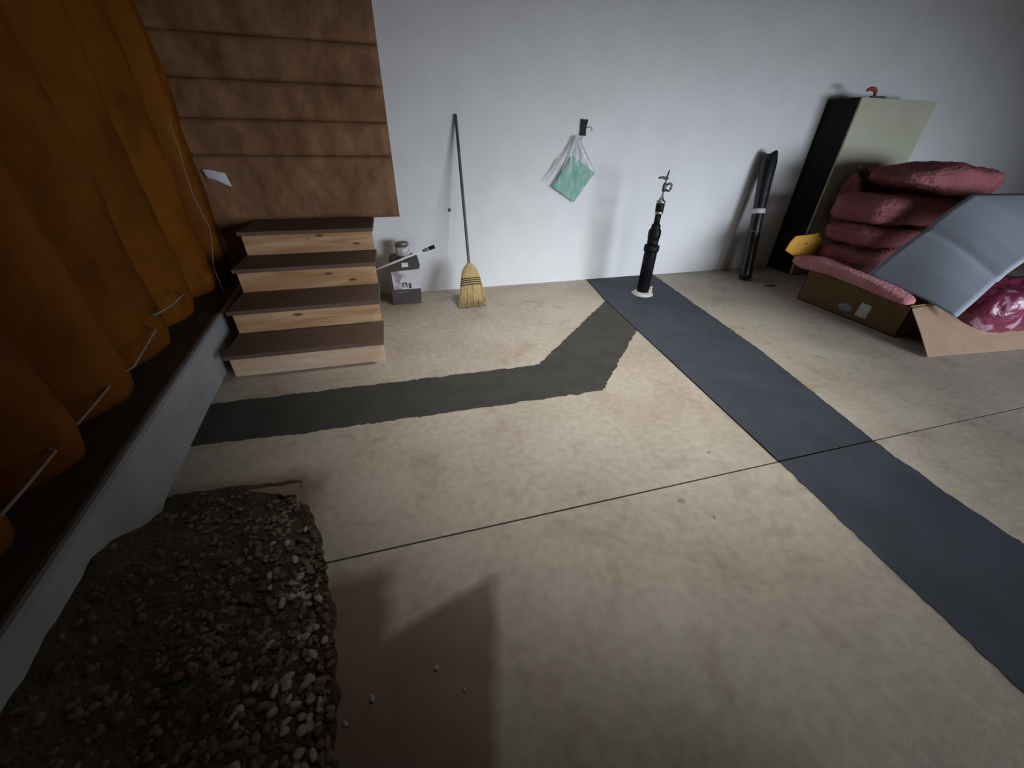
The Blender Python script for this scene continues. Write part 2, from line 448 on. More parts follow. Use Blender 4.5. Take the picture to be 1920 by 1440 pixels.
struct('wall_right', nbox((XR, -4.6, -0.1), (XR + 0.15, YW, 3.3)), M_white, 'white right wall out of view')
struct('ceiling', nbox((-1.75, -4.6, 3.3), (XR + 0.1, YW + 0.15, 3.42)), M_ceil, 'ceiling above the frame')
# five panels added unseen behind the camera to shade the upper view
bm = bmesh.new()
for k in range(5):
    box(bm, (1.30, -0.645, 1.46 + k * 0.365), (XR, -0.60, 1.46 + k * 0.365 + 0.36), 0.006)
struct('blocker_top', bm, M_ceil, 'added unseen panels behind the camera, shading the upper view')
struct('blocker_left', nbox((-1.55, -0.72, -0.1), (1.28, -0.58, 3.3)), M_white, 'added unseen slab behind the camera, shading the left side')  # added out of view to keep light off the left side
# stem wall and the dark ledge on top of it
bm = bmesh.new()
ys = [-4.6, 0.3, 0.9, 1.443, 2.0, 2.6, 3.2, YW]
sec = []
for y in ys:
    x = face_x(y)
    sec.append([bm.verts.new(p) for p in ((x, y, -0.1), (x, y, 0.262), (x - 0.012, y, 0.272), (-1.56, y, 0.272), (-1.56, y, -0.1))])
for a, b in zip(sec, sec[1:]):
    for k in range(5): bm.faces.new((a[k], a[(k + 1) % 5], b[(k + 1) % 5], b[k]))
bm.faces.new(sec[0]); bm.faces.new(sec[-1][::-1])
struct('trim_1', bm, M_curb, 'grey concrete stem wall along the left side')
bm = bmesh.new(); sec = []
for y in ys:
    x = face_x(y) - 0.028
    sec.append([bm.verts.new(p) for p in ((x, y, 0.272), (x, y, 0.287), (-1.54, y, 0.287), (-1.54, y, 0.272))])
for a, b in zip(sec, sec[1:]):
    for k in range(4): bm.faces.new((a[k], a[(k + 1) % 4], b[(k + 1) % 4], b[k]))
bm.faces.new(sec[0]); bm.faces.new(sec[-1][::-1])
struct('trim_2', bm, M_sill, 'dark wooden sill plate on the stem wall')

# ---------------------------------------------------------------- brown wrinkled facing over the stairs
bf = thing('paper_facing', 'brown wrinkled paper-faced insulation covering the wall above the wooden stairs', 'insulation', (-0.68, YW, 0.702))
bands = [0.6905, 1.147, 1.374, 1.600, 1.84, 2.10, 2.40, 2.75, 3.28]


def band(z0, z1, sd, x0=-1.50, x1=0.036):

    def fn(u, v):
        x = x0 + (x1 - x0) * u; z = z0 + (z1 - z0) * v
        e = min(1, min(u, 1 - u) * 30) * min(1, min(v, 1 - v) * (z1 - z0) * 45)
        q = Vector((x * 5 + sd, z * 5, sd * 2.0))
        ridge = abs(noise.noise(q + Vector((0, 0, 5)))) ** 0.7
        return Vector((x, YW - 0.012 - e * (0.006 + 0.014 * (noise.noise(q * 0.6) + 0.5) + 0.010 * ridge + 0.003 * noise.noise(q * 4)), z))
    bm = grid_mesh(fn, 90, max(14, int((z1 - z0) * 70)))
    # back edge so that each sheet has depth
    be = [e for e in bm.edges if e.is_boundary]
    r = bmesh.ops.extrude_edge_only(bm, edges=be)
    for v in r['geom']:
        if isinstance(v, bmesh.types.BMVert): v.co.y = YW - 0.001
    return bm


for k, (a, b) in enumerate(zip(bands, bands[1:])):
    link('paper_sheet', band(a + 0.0015, b - 0.0015, k * 3.7 + 1), M_brown, bf, True)
link('paper_sheet', band(0.289, 0.701, 77.0, -1.50, -1.112), M_brown, bf, True)  # brown sheet added where the wall left of the stairs is only shaded
link('seam_backing', nbox((-1.50, YW - 0.009, 0.704), (0.034, YW - 0.001, 3.28)), M_sill, bf)

bm = bmesh.new()
qp = [on_y(377, 318, YW - 0.05), on_y(421, 322, YW - 0.045), on_y(434, 349, YW - 0.05), on_y(386, 334, YW - 0.055)]
bm = grid_mesh(lambda u, v: qp[0].lerp(qp[1], u).lerp(qp[3].lerp(qp[2], u), v) + Vector((0, -0.012 * math.sin(u * PI) + 0.01 * v, 0.006 * math.sin(u * 5))), 8, 5, 0.0015)
tag(link('paper_scrap', bm, M_paper, None, True), 'torn white paper scrap stuck to the brown facing left of the stairs', 'paper')

# ---------------------------------------------------------------- amber batts on the left wall
edges_y = [0.02, 0.42, 0.80, 1.18, 1.595, 2.05, 2.555, 3.065, 3.55, 3.765]
blabels = ['amber paper-faced insulation batt nearest the camera, partly beside the frame edge',
           'amber paper-faced batt at the left edge of the view above the gravel',
           'amber bulging batt whose foot ends lowest in the photo, left of the gravel',
           'amber bulging batt, sixth from the back corner by the stairs',
           'amber bulging batt, fifth from the back corner by the stairs',
           'amber bulging batt, fourth from the back corner, its foot pale along one edge',
           'amber bulging batt, third from the back corner, level with the lowest stair',
           'amber bulging batt, second from the back corner, beside the upper stairs',
           'narrow amber batt squeezed into the back corner by the stairs']
for k, (a, b) in enumerate(zip(edges_y, edges_y[1:])):
    yc = (a + b) / 2; wid = b - a

    def fn(u, v, a=a, b=b, k=k, wid=wid):
        y = a + (b - a) * u
        z = 0.289 + (3.28 - 0.289) * v ** 1.25
        s = math.sin(PI * u ** 1.25)
        px = peak_x(y)
        if k == 8: s = math.sin(PI * min(u, 0.5)); px += 0.055
        dep = 0.185
        dep *= 0.86 + 0.18 * noise.noise(Vector((k * 5.3, z * 1.1, 2)))
        x = px - 0.185 + dep * max(s, 0.0) ** 0.85
        q = Vector((y * 5, z * 2.2, k * 4.0))
        x += s * (0.022 * noise.noise(q) + 0.011 * noise.noise(q * 2.7) + 0.006 * noise.noise(q * 6.0))
        if v < 0.06: x -= 0.022 * s * (1 - v / 0.06)
        return Vector((min(x, face_x(y) - 0.035), y + 0.012 * noise.noise(Vector((z * 1.3, k, 0))) * s, z))
    bm = grid_mesh(fn, 26, 60)
    be = [e for e in bm.edges if e.is_boundary]
    r = bmesh.ops.extrude_edge_only(bm, edges=be)
    for v in r['geom']:
        if isinstance(v, bmesh.types.BMVert): v.co.x = -1.53
    tag(link('insulation_batt', bm, M_kraft, None, True), blabels[k], 'insulation', 'amber batts along the left wall')

# pale cord down the last wide batt and the cable behind the batts
cp = [on_x(px, py, -1.31) for px, py in ((313, 214), (322, 243), (336, 280), (346, 318), (360, 362), (376, 395), (392, 425), (397, 448), (398, 470), (400, 500))]
cp.append(Vector((cp[-1].x, cp[-1].y, 0.288)))
tag(link('cord', ntube(cp, 0.0028, 6), M_cord, None, True), 'thin pale cord hanging down the amber batts left of the stairs', 'cord')
for (p0, p1, lab) in (((145, 795), (215, 712), 'pale cable loop between amber batts, nearest above the gravel but one'),
                      ((0, 968), (104, 846), 'pale cable loop between amber batts, lowest at the left edge'),
                      ((250, 688), (292, 618), 'pale cable loop between amber batts, third up from the left edge'),
                      ((304, 583), (343, 553), 'pale cable loop between amber batts, nearest the stairs')):
    a = on_x(*p0, -1.235 if p0[0] > 120 else -1.18); b = on_x(*p1, -1.255 if p0[0] > 120 else -1.2)
    mid = a.lerp(b, 0.5) + Vector((-0.012, 0, -0.012))
    bm = ntube([a + Vector((-0.03, -0.03, -0.01)), a, a.lerp(mid, 0.6), mid, mid.lerp(b, 0.5), b, b + Vector((-0.04, 0.01, 0.02))], 0.0055, 8)
    tag(link('cable', bm, M_cord, None, True), lab, 'cable', 'cable loops between the batts')

# ---------------------------------------------------------------- stairs
XL, XRt = -1.098, -0.192
st = thing('wooden_stairs', 'four-step wooden stairs with brown treads and knotty pine risers against the wall', 'stairs', (-0.645, 3.1, 0))
nose = [2.375, 2.648, 2.952, 3.268]
for k in range(4):
    z = 0.175 * (k + 1)
    y1 = nose[k + 1] + 0.075 if k < 3 else YW - 0.034
    xr = XRt + 0.012
    bm = bmesh.new()
    ym = nose[k] + 0.14
    box(bm, (XL - 0.002, nose[k], z - 0.027), (xr, ym - 0.002, z), 0.004)
    box(bm, (XL - 0.002, ym + 0.002, z - 0.027), (xr, y1, z), 0.004)
    link('tread', bm, M_tread, st)
    r = link('riser', nbox((XL + 0.004, nose[k] + 0.062, z - 0.175 + (0.0005 if k == 0 else 0.0)), (XRt, nose[k] + 0.085, z - 0.028), 0.002), M_pine_pale if k == 0 else M_pine, st)
    if k == 0: r['label'] = 'pale lowest riser with two knots'
for sx in (XL + 0.006, XRt - 0.085):
    poly = [(nose[0] + 0.086, 0.001)]
    for k in range(4):
        z = 0.175 * (k + 1) - 0.028
        poly.append((nose[k] + 0.086, z))
        if k < 3: poly.append((nose[k + 1] + 0.086, z))
    poly += [(YW - 0.014, 0.672), (YW - 0.014, 0.001)]
    bm = bmesh.new()
    a = [bm.verts.new((sx, y, z)) for y, z in poly]; b = [bm.verts.new((sx + 0.038, y, z)) for y, z in poly]
    for k in range(len(poly)): bm.faces.new((a[k], a[(k + 1) % len(poly)], b[(k + 1) % len(poly)], b[k]))
    bm.faces.new(a[::-1]); bm.faces.new(b)
    link('stringer', bm, M_side, st)

# ---------------------------------------------------------------- carton, tin, stick
ct = thing('carton', 'dark carton with a grey printed middle on the floor beside the stairs', 'box', (0.003, 3.59, 0))
bm = bmesh.new()
prof = [(-0.122, 0), (0.128, 0), (0.136, 0.13), (0.142, 0.32), (0.150, 0.345), (0.136, 0.385), (-0.085, 0.392), (-0.108, 0.355), (-0.112, 0.32)]
a = [bm.verts.new((x, 3.468, z)) for x, z in prof]; b = [bm.verts.new((x, 3.71, z)) for x, z in prof]
for k in range(len(prof)): bm.faces.new((a[k], a[(k + 1) % len(prof)], b[(k + 1) % len(prof)], b[k]))
bm.faces.new(a[::-1]); bm.faces.new(b)
link('carton_body', bm, M_carton_dark, ct)
bm = bmesh.new()
lp = [(-0.096, 0.140), (0.1365, 0.140), (0.1425, 0.312), (-0.100, 0.300)]
a = [bm.verts.new((x, 3.4655, z)) for x, z in lp]; b = [bm.verts.new((x, 3.4685, z)) for x, z in lp]
for k in range(4): bm.faces.new((a[k], a[(k + 1) % 4], b[(k + 1) % 4], b[k]))
bm.faces.new(a[::-1]); bm.faces.new(b)
lb = link('label_panel', bm, M_carton_grey, ct); lb['label'] = 'pale grey printed band'
bm = bmesh.new()
box(bm, (-0.02, 3.4635, 0.160), (0.022, 3.4665, 0.200), 0.0); box(bm, (0.034, 3.4635, 0.148), (0.056, 3.4665, 0.192), 0.0)
link('printed_mark', bm, M_carton_dark, lb)
link('printed_mark', nbox((-0.012, 3.463, 0.163), (0.012, 3.4655, 0.188)), M_tinlabel, lb)
link('printed_line', nbox((-0.08, 3.4665, 0.112), (0.03, 3.469, 0.119)), M_grey, ct)
link('printed_patch', nbox((-0.005, 3.4655, 0.335), (0.05, 3.4685, 0.372)), M_paper, ct)

tn = thing('tin', 'small silver tin with a white label standing on the dark carton', 'tin', (0.022, 3.60, 0.392))
cx, cy = 0.020, 3.585
link('tin_body', lathe([(0.056, 0.0), (0.060, 0.004), (0.060, 0.012), (0.057, 0.014), (0.057, 0.112), (0.060, 0.114), (0.060, 0.122), (0.052, 0.124), (0.050, 0.117), (0.001, 0.117)], 32, (cx, cy, 0.3925)), M_tin, tn, True)
link('tin_label', lathe([(0.0573, 0.022), (0.0582, 0.024), (0.0582, 0.088), (0.0573, 0.090)], 32, (cx, cy, 0.3925)), M_tinlabel, tn, True)
link('tin_lid', lathe([(0.040, 0.1175), (0.044, 0.121), (0.038, 0.122), (0.001, 0.1205)], 28, (cx, cy, 0.3925)), M_iron, tn, True)

pa, pb_ = on_y(705, 505, 3.44), on_y(815, 462, 3.44)
sk = thing('paint_stick', 'long white stick with a grey and black tip leaning across the dark carton', 'stick', pa)
d = (pb_ - pa)
link('handle', ntube([pa, pa + d * 0.4, pa + d * 0.80], [0.009, 0.009, 0.0075], 10), M_offwhite, sk, True)
link('ferrule', ntube([pa + d * 0.795, pa + d * 0.83, pa + d * 0.91], [0.009, 0.014, 0.014], 10), M_grey, sk, True)
link('tip', ntube([pa + d * 0.905, pa + d * 0.915, pa + d * 1.0], [0.0145, 0.0165, 0.0155], 10), M_black, sk, True)

# ---------------------------------------------------------------- broom
br = thing('broom', 'straw corn broom with grey-green handle leaning on the white wall', 'broom', (0.56, 3.24, 0))
top = Vector((0.575, YW - 0.013, 1.445)); neck = Vector((0.574, 3.425, 0.355)); foot = Vector((0.571, 3.262, 0.006))
link('handle', ntube([neck - (top - neck) * 0.08, neck, neck.lerp(top, 0.5), top - (top - neck) * 0.008, top], [0.012, 0.0125, 0.0125, 0.012, 0.008], 14), M_broom_handle, br, True)
ax = (foot - neck); side = Vector((1, 0.1, 0)).normalized(); thk = side.cross(ax.normalized()).normalized()
bm = bmesh.new()
secs = [(0.0, 0.017, 0.017), (0.035, 0.024, 0.022), (0.10, 0.050, 0.028), (0.18, 0.070, 0.030), (0.27, 0.081, 0.030), (0.40, 0.088, 0.027), (0.52, 0.096, 0.026), (0.7, 0.108, 0.026), (0.90, 0.118, 0.026)]
rings = []
for t, wx, wt in secs:
    rings.append([bm.verts.new(neck + ax * t + side * (wx * math.cos(2 * PI * k / 40)) * (1 + 0.03 * noise.noise(Vector((k * 0.9, t * 3, 0)))) + thk * (wt * math.sin(2 * PI * k / 40)) * (1 + 0.18 * noise.noise(Vector((k * 1.7, t * 2, 4))))) for k in range(40)])
for a, b in zip(rings, rings[1:]):
    for k in range(40): bm.faces.new((a[k], a[(k + 1) % 40], b[(k + 1) % 40], b[k]))
bm.faces.new(rings[0][::-1]); bm.faces.new(rings[-1])
hd = link('bristle_head', bm, M_straw, br, True)
bm = bmesh.new()
for i in range(620):
    u = random.uniform(-1, 1); q = random.uniform(-1, 1) * math.sqrt(max(0, 1 - u * u))
    t0 = random.uniform(0.42, 0.62)
    p0 = neck + ax * t0 + side * (0.092 * u) + thk * (0.027 * q)
    t1 = random.uniform(0.93, 1.0)
    sp = 0.128 + random.uniform(-0.006, 0.012)
    p1 = neck + ax * t1 + side * (sp * u + random.gauss(0, 0.005)) + thk * (0.032 * q)
    p1.z = max(p1.z, 0.003)
    tube(bm, [p0, p0.lerp(p1, 0.5) + side * random.gauss(0, 0.002), p1], [0.0016, 0.0015, 0.0010], 4)
o = link('straw', bm, M_straw, br); o['kind'] = 'stuff'
for t, wx in ((0.36, 0.0875), (0.405, 0.090), (0.45, 0.0935), (0.50, 0.0965)):
    pts = [neck + ax * t + side * (wx * math.cos(2 * PI * k / 36)) + thk * (0.0295 * math.sin(2 * PI * k / 36)) for k in range(37)]
    link('stitching', ntube(pts, 0.0042, 6), M_stitch, br, True)

# ---------------------------------------------------------------- wall clip, bag, green pad, wall plug
cl = thing('wall_clip', 'small black clip with a wire fixed to the white wall above the green bag', 'clip', on_y(1092, 240, YW))
ca, cb = on_y(1086, 251, YW), on_y(1100, 226, YW)
bm = bmesh.new()
w0 = 0.030
zc = (ca.z + cb.z) / 2; xc = (ca.x + cb.x) / 2
pro = [(-0.030, -0.062), (0.026, -0.064), (0.022, -0.02), (0.030, 0.030), (0.036, 0.060), (0.006, 0.052), (-0.024, 0.062), (-0.026, 0.02), (-0.022, -0.03)]
a = [bm.verts.new((xc + x, YW - 0.022 - 0.05 * abs(z) * 0.2, zc + z)) for x, z in pro]; b = [bm.verts.new((xc + x * 0.9, YW - 0.0005, zc + z * 0.95)) for x, z in pro]
for k in range(len(pro)): bm.faces.new((a[k], a[(k + 1) % len(pro)], b[(k + 1) % len(pro)], b[k]))
bm.faces.new(a[::-1]); bm.faces.new(b)
link('clip_body', bm, M_black, cl)
wp = [on_y(x, y, YW - 0.012) for x, y in ((1097, 241), (1103, 239), (1108, 237), (1110, 241), (1110, 246))]
link('wire', ntube(wp, 0.0022, 6), M_iron, cl, True)
hk = [Vector((xc - 0.006, YW - 0.02, zc - 0.055)), Vector((xc - 0.012, YW - 0.026, zc - 0.075)), Vector((xc - 0.018, YW - 0.03, zc - 0.092))]
link('hook', ntube(hk, 0.003, 6), M_iron, cl, True)

YB = YW - 0.03
g = [on_y(1072, 291, YB), on_y(1114, 324, YB), on_y(1075, 379, YB), on_y(1035, 350, YB)]


def pad(u, v):
    p = g[0].lerp(g[1], u).lerp(g[3].lerp(g[2], u), v)
    p.y += 0.006 * noise.noise(Vector((u * 4, v * 4, 1))) + 0.004 * noise.noise(Vector((u * 9, v * 9, 3)))
    return p


tag(link('green_pad', grid_mesh(pad, 20, 20, 0.012), M_green, None, True), 'folded green cloth inside the clear bag hanging on the wall', 'cloth')
tip = on_y(1083, 252, YW - 0.035)
outl = [on_y(x, y, YB - 0.012) for x, y in ((1022, 340), (1033, 352), (1050, 367), (1066, 379), (1077, 382), (1093, 360), (1105, 342), (1117, 326))]


def arc(u):
    s = u * (len(outl) - 1); i = min(int(s), len(outl) - 2); return outl[i].lerp(outl[i + 1], s - i)


def bagf(off):
    def fn(u, v):
        t0 = tip + Vector((0.020 * (u - 0.5), 0, 0))
        e = arc(u)
        p = t0.lerp(e, v)
        pull = math.sin(PI * min(1, v)) * 0.02
        p.x += pull * (0.5 - u) * 0.6
        p.y = (tip.y - off) + (e.y - off - tip.y + off) * v - 0.004 + 0.005 * math.sin(u * 38 + off * 90) * (1 - v) * min(1, v * 4) + 0.004 * math.sin(u * 17 + v * 9)
        return p
    return fn


bg = thing('plastic_bag', 'clear plastic bag with green cloth inside hanging from the black clip', 'bag', tip)
link('bag_film', grid_mesh(bagf(0.004), 48, 24), M_bag, bg, True)
for q, wd in ((((1080, 256), (1068, 288), (1053, 322)), 0.016), (((1086, 256), (1098, 286), (1116, 324)), 0.014), (((1083, 258), (1079, 276), (1075, 290)), 0.008), (((1052, 298), (1040, 320), (1024, 339)), 0.020)):
    pts = [on_y(x, y, YB - 0.024) for x, y in q]

    def rib(u, v, pts=pts, wd=wd):
        p = pts[0].lerp(pts[1], u * 2) if u < 0.5 else pts[1].lerp(pts[2], u * 2 - 1)
        return p + Vector(((v - 0.5) * wd * (0.35 + 0.65 * math.sin(PI * min(1, u + 0.15))), -0.004 * math.sin(PI * v), 0))
    link('bag_fold', grid_mesh(rib, 12, 4, 0.001), M_offwhite, bg, True)
pg = on_y(843, 394, YW)
tag(link('wall_plug', lathe([(0.014, 0.0), (0.014, 0.006), (0.010, 0.012), (0.001, 0.013)], 16, (pg.x, YW, pg.z), (0, -1, 0)), M_grey, None, True), 'small round grey plug in the white wall left of the broom', 'plug')

# ---------------------------------------------------------------- standpipe
bx, by = 2.268, 3.222
sp_ = thing('standpipe', 'black sleeved standpipe with metal tap on top rising from the concrete patch', 'pipe', (bx, by, 0))
link('mortar_collar', lathe([(0.105, 0.003), (0.104, 0.010), (0.092, 0.022), (0.078, 0.030), (0.060, 0.034)], 26, (bx, by, 0)), M_mortar, sp_, True)
link('mortar_lump', pillow((bx + 0.055, by - 0.045, 0.052), (0.05, 0.04, 0.085), (0, 0, 0.6), 2.4, 0.012, 20, 3, 8), M_mortar, sp_, True)
link('lower_sleeve', lathe([(0.058, 0.012), (0.0585, 0.40), (0.0585, 0.418)], 28, (bx, by, 0)), M_black, sp_, True)
link('coupling', lathe([(0.0600, 0.415), (0.068, 0.42), (0.0695, 0.468), (0.060, 0.474)], 28, (bx, by, 0)), M_black, sp_, True)
link('upper_sleeve', lathe([(0.0505, 0.470), (0.0505, 0.535)], 28, (bx, by, 0)), M_black, sp_, True)
link('coupling', lathe([(0.050, 0.533), (0.0555, 0.538), (0.057, 0.575), (0.0535, 0.604), (0.041, 0.622), (0.041, 0.640), (0.036, 0.655), (0.030, 0.656)], 28, (bx, by, 0)), M_black, sp_, True)
link('narrow_sleeve', lathe([(0.0265, 0.65), (0.0265, 0.745)], 22, (bx, by, 0)), M_black, sp_, True)
link('steel_ring', lathe([(0.034, 0.742), (0.037, 0.746), (0.037, 0.758), (0.034, 0.762)], 22, (bx, by, 0)), M_chrome, sp_, True)
link('grip_sleeve', lathe([(0.033, 0.760), (0.036, 0.77), (0.036, 0.825), (0.033, 0.832)], 22, (bx, by, 0)), M_black, sp_, True)
link('steel_ring', lathe([(0.035, 0.830), (0.038, 0.834), (0.038, 0.848), (0.024, 0.856), (0.012, 0.882), (0.010, 0.884)], 22, (bx, by, 0)), M_chrome, sp_, True)
link('riser_pipe', ntube([(bx, by, 0.88), (bx + 0.004, by, 0.95), (bx + 0.006, by, 1.03)], [0.008, 0.008, 0.0075], 10), M_chrome, sp_, True)
tap = link('tap', lathe([(0.009, 0.918), (0.017, 0.924), (0.018, 0.968), (0.012, 0.985), (0.009, 0.99)], 14, (bx + 0.004, by, 0)), M_iron, sp_, True)
tp = [(bx + 0.012, by - 0.004, 0.972), (bx + 0.045, by - 0.01, 0.985), (bx + 0.064, by - 0.012, 0.975), (bx + 0.062, by - 0.012, 0.945), (bx + 0.050, by - 0.01, 0.925), (bx + 0.022, by - 0.005, 0.932)]
link('spout', ntube(tp, [0.009, 0.010, 0.010, 0.010, 0.010, 0.009], 10), M_iron, tap, True)
th = link('tap_handle', ntube([(bx - 0.075, by - 0.01, 1.028), (bx - 0.04, by - 0.005, 1.030), (bx + 0.006, by, 1.022), (bx + 0.020, by, 1.024)], [0.008, 0.010, 0.012, 0.010], 10), M_iron, sp_, True)
link('tap_stem', ntube([(bx + 0.006, by, 1.01), (bx + 0.010, by, 1.04), (bx + 0.020, by, 1.085)], [0.011, 0.009, 0.005], 10), M_iron, sp_, True)

# ---------------------------------------------------------------- black roll
r0 = Vector((3.665, 3.385, 0.0)); r1 = Vector((3.765, 3.69, 1.20)); ra = (r1 - r0)
ro = thing('plastic_roll', 'tall black plastic sheeting roll leaning on the white wall', 'roll', r0)
bm = bmesh.new()
tsec = [(0.012, 0.062), (0.05, 0.064), (0.12, 0.060), (0.3, 0.056), (0.5, 0.056), (0.62, 0.060), (0.75, 0.066), (0.88, 0.073), (0.94, 0.076), (0.97, 0.070), (1.0, 0.068)]
seg = 36; rings = []
uu = Vector((1, 0, 0)); uu = (uu - ra.normalized() * uu.dot(ra.normalized())).normalized(); vv = ra.normalized().cross(uu)
for t, rr in tsec:
    ring = []
    for k in range(seg):
        an = 2 * PI * k / seg
        f = 1 + 0.05 * noise.noise(Vector((math.cos(an) * 1.5, math.sin(an) * 1.5, t * 5))) + (0.10 * max(0, math.cos(an - 0.4)) ** 6)
        zz = t + (0.012 * math.sin(an * 3) if t > 0.96 else 0)
        ring.append(bm.verts.new(r0 + ra * zz + (uu * math.cos(an) + vv * math.sin(an)) * rr * f))
    rings.append(ring)
for a, b in zip(rings, rings[1:]):
    for k in range(seg): bm.faces.new((a[k], a[(k + 1) % seg], b[(k + 1) % seg], b[k]))
inner = [bm.verts.new(v.co.lerp(r0 + ra * 0.97, 0.45)) for v in rings[-1]]
for k in range(seg): bm.faces.new((rings[-1][k], rings[-1][(k + 1) % seg], inner[(k + 1) % seg], inner[k]))
bm.faces.new(inner); bm.faces.new(rings[0][::-1])
for v in bm.verts: v.co.z = max(v.co.z, 0.001)
for v in bm.verts: v.co.y = min(v.co.y, YW - 0.003)
link('roll_body', bm, M_film, ro, True)
link('tape_band', ntube([r0 + ra * 0.545, r0 + ra * 0.55, r0 + ra * 0.578, r0 + ra * 0.583], [0.060, 0.0635, 0.0640, 0.061], 28), M_offwhite, ro, True)['label'] = 'white tape band'
link('tape_line', ntube([r0 + ra * 0.40, r0 + ra * 0.402, r0 + ra * 0.406, r0 + ra * 0.408], [0.056, 0.0602, 0.0602, 0.056], 28), M_grey, ro, True)

# ---------------------------------------------------------------- cabinet
cbn = thing('cabinet', 'tall beige-fronted cabinet with black side against the white wall', 'cabinet', (4.85, 3.6, 0))
link('carcass', nbox((4.35, 3.447, 0.0), (5.345, YW - 0.004, 1.668), 0.004), M_cab_black, cbn)
link('front_panel', nbox((4.352, 3.425, 0.006), (5.343, 3.446, 1.666), 0.003), M_cab_beige, cbn)['label'] = 'plain beige front'
hkp = [on_y(x, y, 3.455) for x, y in ((1625, 171), (1628, 168), (1633, 166), (1639, 167), (1642, 171), (1641, 176))]
hkp.append(Vector((hkp[-1].x, 3.455, 1.680)))
hk = thing('red_hook', 'small red hook-shaped tool lying on top of the beige cabinet', 'hook', (hkp[-1].x, 3.455, 1.668))
link('hook', ntube(hkp, [0.008, 0.013, 0.016, 0.017, 0.016, 0.014, 0.014], 10), M_red, hk, True)
link('base', nbox((hkp[-1].x - 0.03, 3.44, 1.6685), (hkp[-1].x + 0.14, 3.475, 1.683), 0.003), M_iron, hk)

# ---------------------------------------------------------------- cardboard box with flap
X0, X1, Y0, Y1, ZB = 3.72, 5.25, 1.86, 2.76, 0.262
cb_ = thing('cardboard_box', 'long open brown cardboard box full of pink insulation on the floor', 'box', (4.3, 2.3, 0))
th_ = 0.006
bm = bmesh.new()
vs_ = box(bm, (X0, Y0, 0.001), (X0 + th_, Y1, ZB + 0.02))
for v in vs_:
    if v.co.z > 0.1: v.co.z = 0.248 if v.co.y < 2.0 else 0.292
box(bm, (X1 - th_, Y0, 0.001), (X1, Y1, ZB)); box(bm, (X0, Y1 - th_, 0.001), (X1, Y1, ZB + 0.02)); box(bm, (X0, Y0, 0.001), (X1, Y0 + th_, ZB - 0.01)); box(bm, (X0, Y0, 0.001), (X1, Y1, 0.008))
link('box_body', bm, M_card, cb_)
f0, f1, f2, f3 = Vector((X0 + 0.02, Y0 + 0.03, ZB - 0.012)), Vector((3.575, 1.545, 0.006)), Vector((4.62, 1.44, 0.006)), Vector((4.85, Y0 + 0.02, ZB - 0.012))
bm = grid_mesh(lambda u, v: f0.lerp(f3, u).lerp(f1.lerp(f2, u), v) + Vector((0, 0, 0.022 * math.sin(PI * v) * (0.4 + 0.6 * u))), 16, 10, 0.006)
link('flap', bm, M_card_in, cb_, False)['label'] = 'pale inside of the folded-out end flap'
bm = bmesh.new()
lq = [on_x(x, y, X0) for x, y in ((1617, 567), (1636, 575), (1622, 598), (1602, 590))]
slab(bm, lq, Vector((-0.002, 0, 0)))
link('sticker', bm, M_mortar, cb_)['label'] = 'white paper sticker'
pc = on_x(1585, 576, X0)
bm = bmesh.new()
slab(bm, [Vector((X0, pc.y + 0.062 * math.cos(a * PI / 12), pc.z + 0.030 * math.sin(a * PI / 12))) for a in range(24)], Vector((-0.0015, 0, 0)))
link('printed_oval', bm, M_blue_mark, cb_)

# pink batts: soft slabs with squared fold ends and long creases
def batt(c, size, rot=(0, 0, 0), seed=0, power=5.0, amp=0.016, crease=0.016, shape=None):
    def sag(p):
        hx, hy, hz = size[0] / 2, size[1] / 2, size[2] / 2
        side = 1 - min(1, abs(p.z) / hz) ** 2
        # long creases along the slab on its sides, wavy top
        cr = crease * side * noise.noise(Vector((p.x * 1.8 + seed, p.y * 1.2, p.z * 26 + seed * 3)))
        p.x += cr * (1 if p.x > 0 else -1) * min(1, abs(p.x) / hx * 1.2)
        p.y += cr * (1 if p.y > 0 else -1)
        p.z += 0.022 * noise.noise(Vector((p.x * 3 + seed * 7, p.y * 3, seed))) * (0.4 if p.z < 0 else 1)
        return shape(p) if shape else p
    return pillow(c, size, rot, power, amp, 6.0, seed, 30, 0.0, sag)


def strip_shape(p):
    t = (p.x + 0.51) / 1.02                     # 0 far end, 1 near end
    p.z = p.z * (1.0 - 0.45 * t) - 0.055 * t * t - 0.018 * t + 0.012 * math.sin(PI * t)
    p.y *= 1.0 - 0.25 * t
    return p


def top_shape(p):
    t = p.x / 0.60
    if t < -0.2: p.z *= 1 - 0.55 * min(1, (-0.2 - t) / 0.8)
    p.z -= 0.05 * max(0, t) ** 2
    return p


G = 'pink fibreglass batts around the cardboard box'
tag(link('pink_batt', batt((3.785, 2.44, 0.338), (1.06, 0.21, 0.125), (0.0, 0.0, -PI / 2), 11, 4.5, 0.012, 0.008, strip_shape), M_pink_lit, None, True), 'pink insulation strip, painted as lit, lying over the left rim of the cardboard box', 'insulation', G)
layers = [((4.58, 2.74, 0.385), (1.28, 0.56, 0.235), (0.0, 0.0, 0.05), 'thick pink batt at the bottom of the stack in the cardboard box', 20),
          ((4.60, 2.75, 0.592), (1.30, 0.58, 0.170), (0.0, 0.0, 0.00), 'thin creased pink batt second from the bottom of the stack', 21),
          ((4.62, 2.78, 0.800), (1.28, 0.58, 0.235), (0.0, 0.0, -0.03), 'pink batt in the middle of the stack, beneath the topmost one', 22)]
for c, sz_, r, lab, sd in layers:
    tag(link('pink_batt', batt(c, sz_, r, sd), M_pink_half_lit if sd == 20 else M_pink, None, True), lab, 'insulation', G)
tag(link('pink_batt', batt((4.74, 2.76, 1.050), (1.06, 0.60, 0.245), (0.0, 0.02, -0.02), 31, 3.6, 0.022, 0.012, top_shape), M_pink, None, True), 'topmost pink batt of the stack beside the cabinet', 'insulation', G)
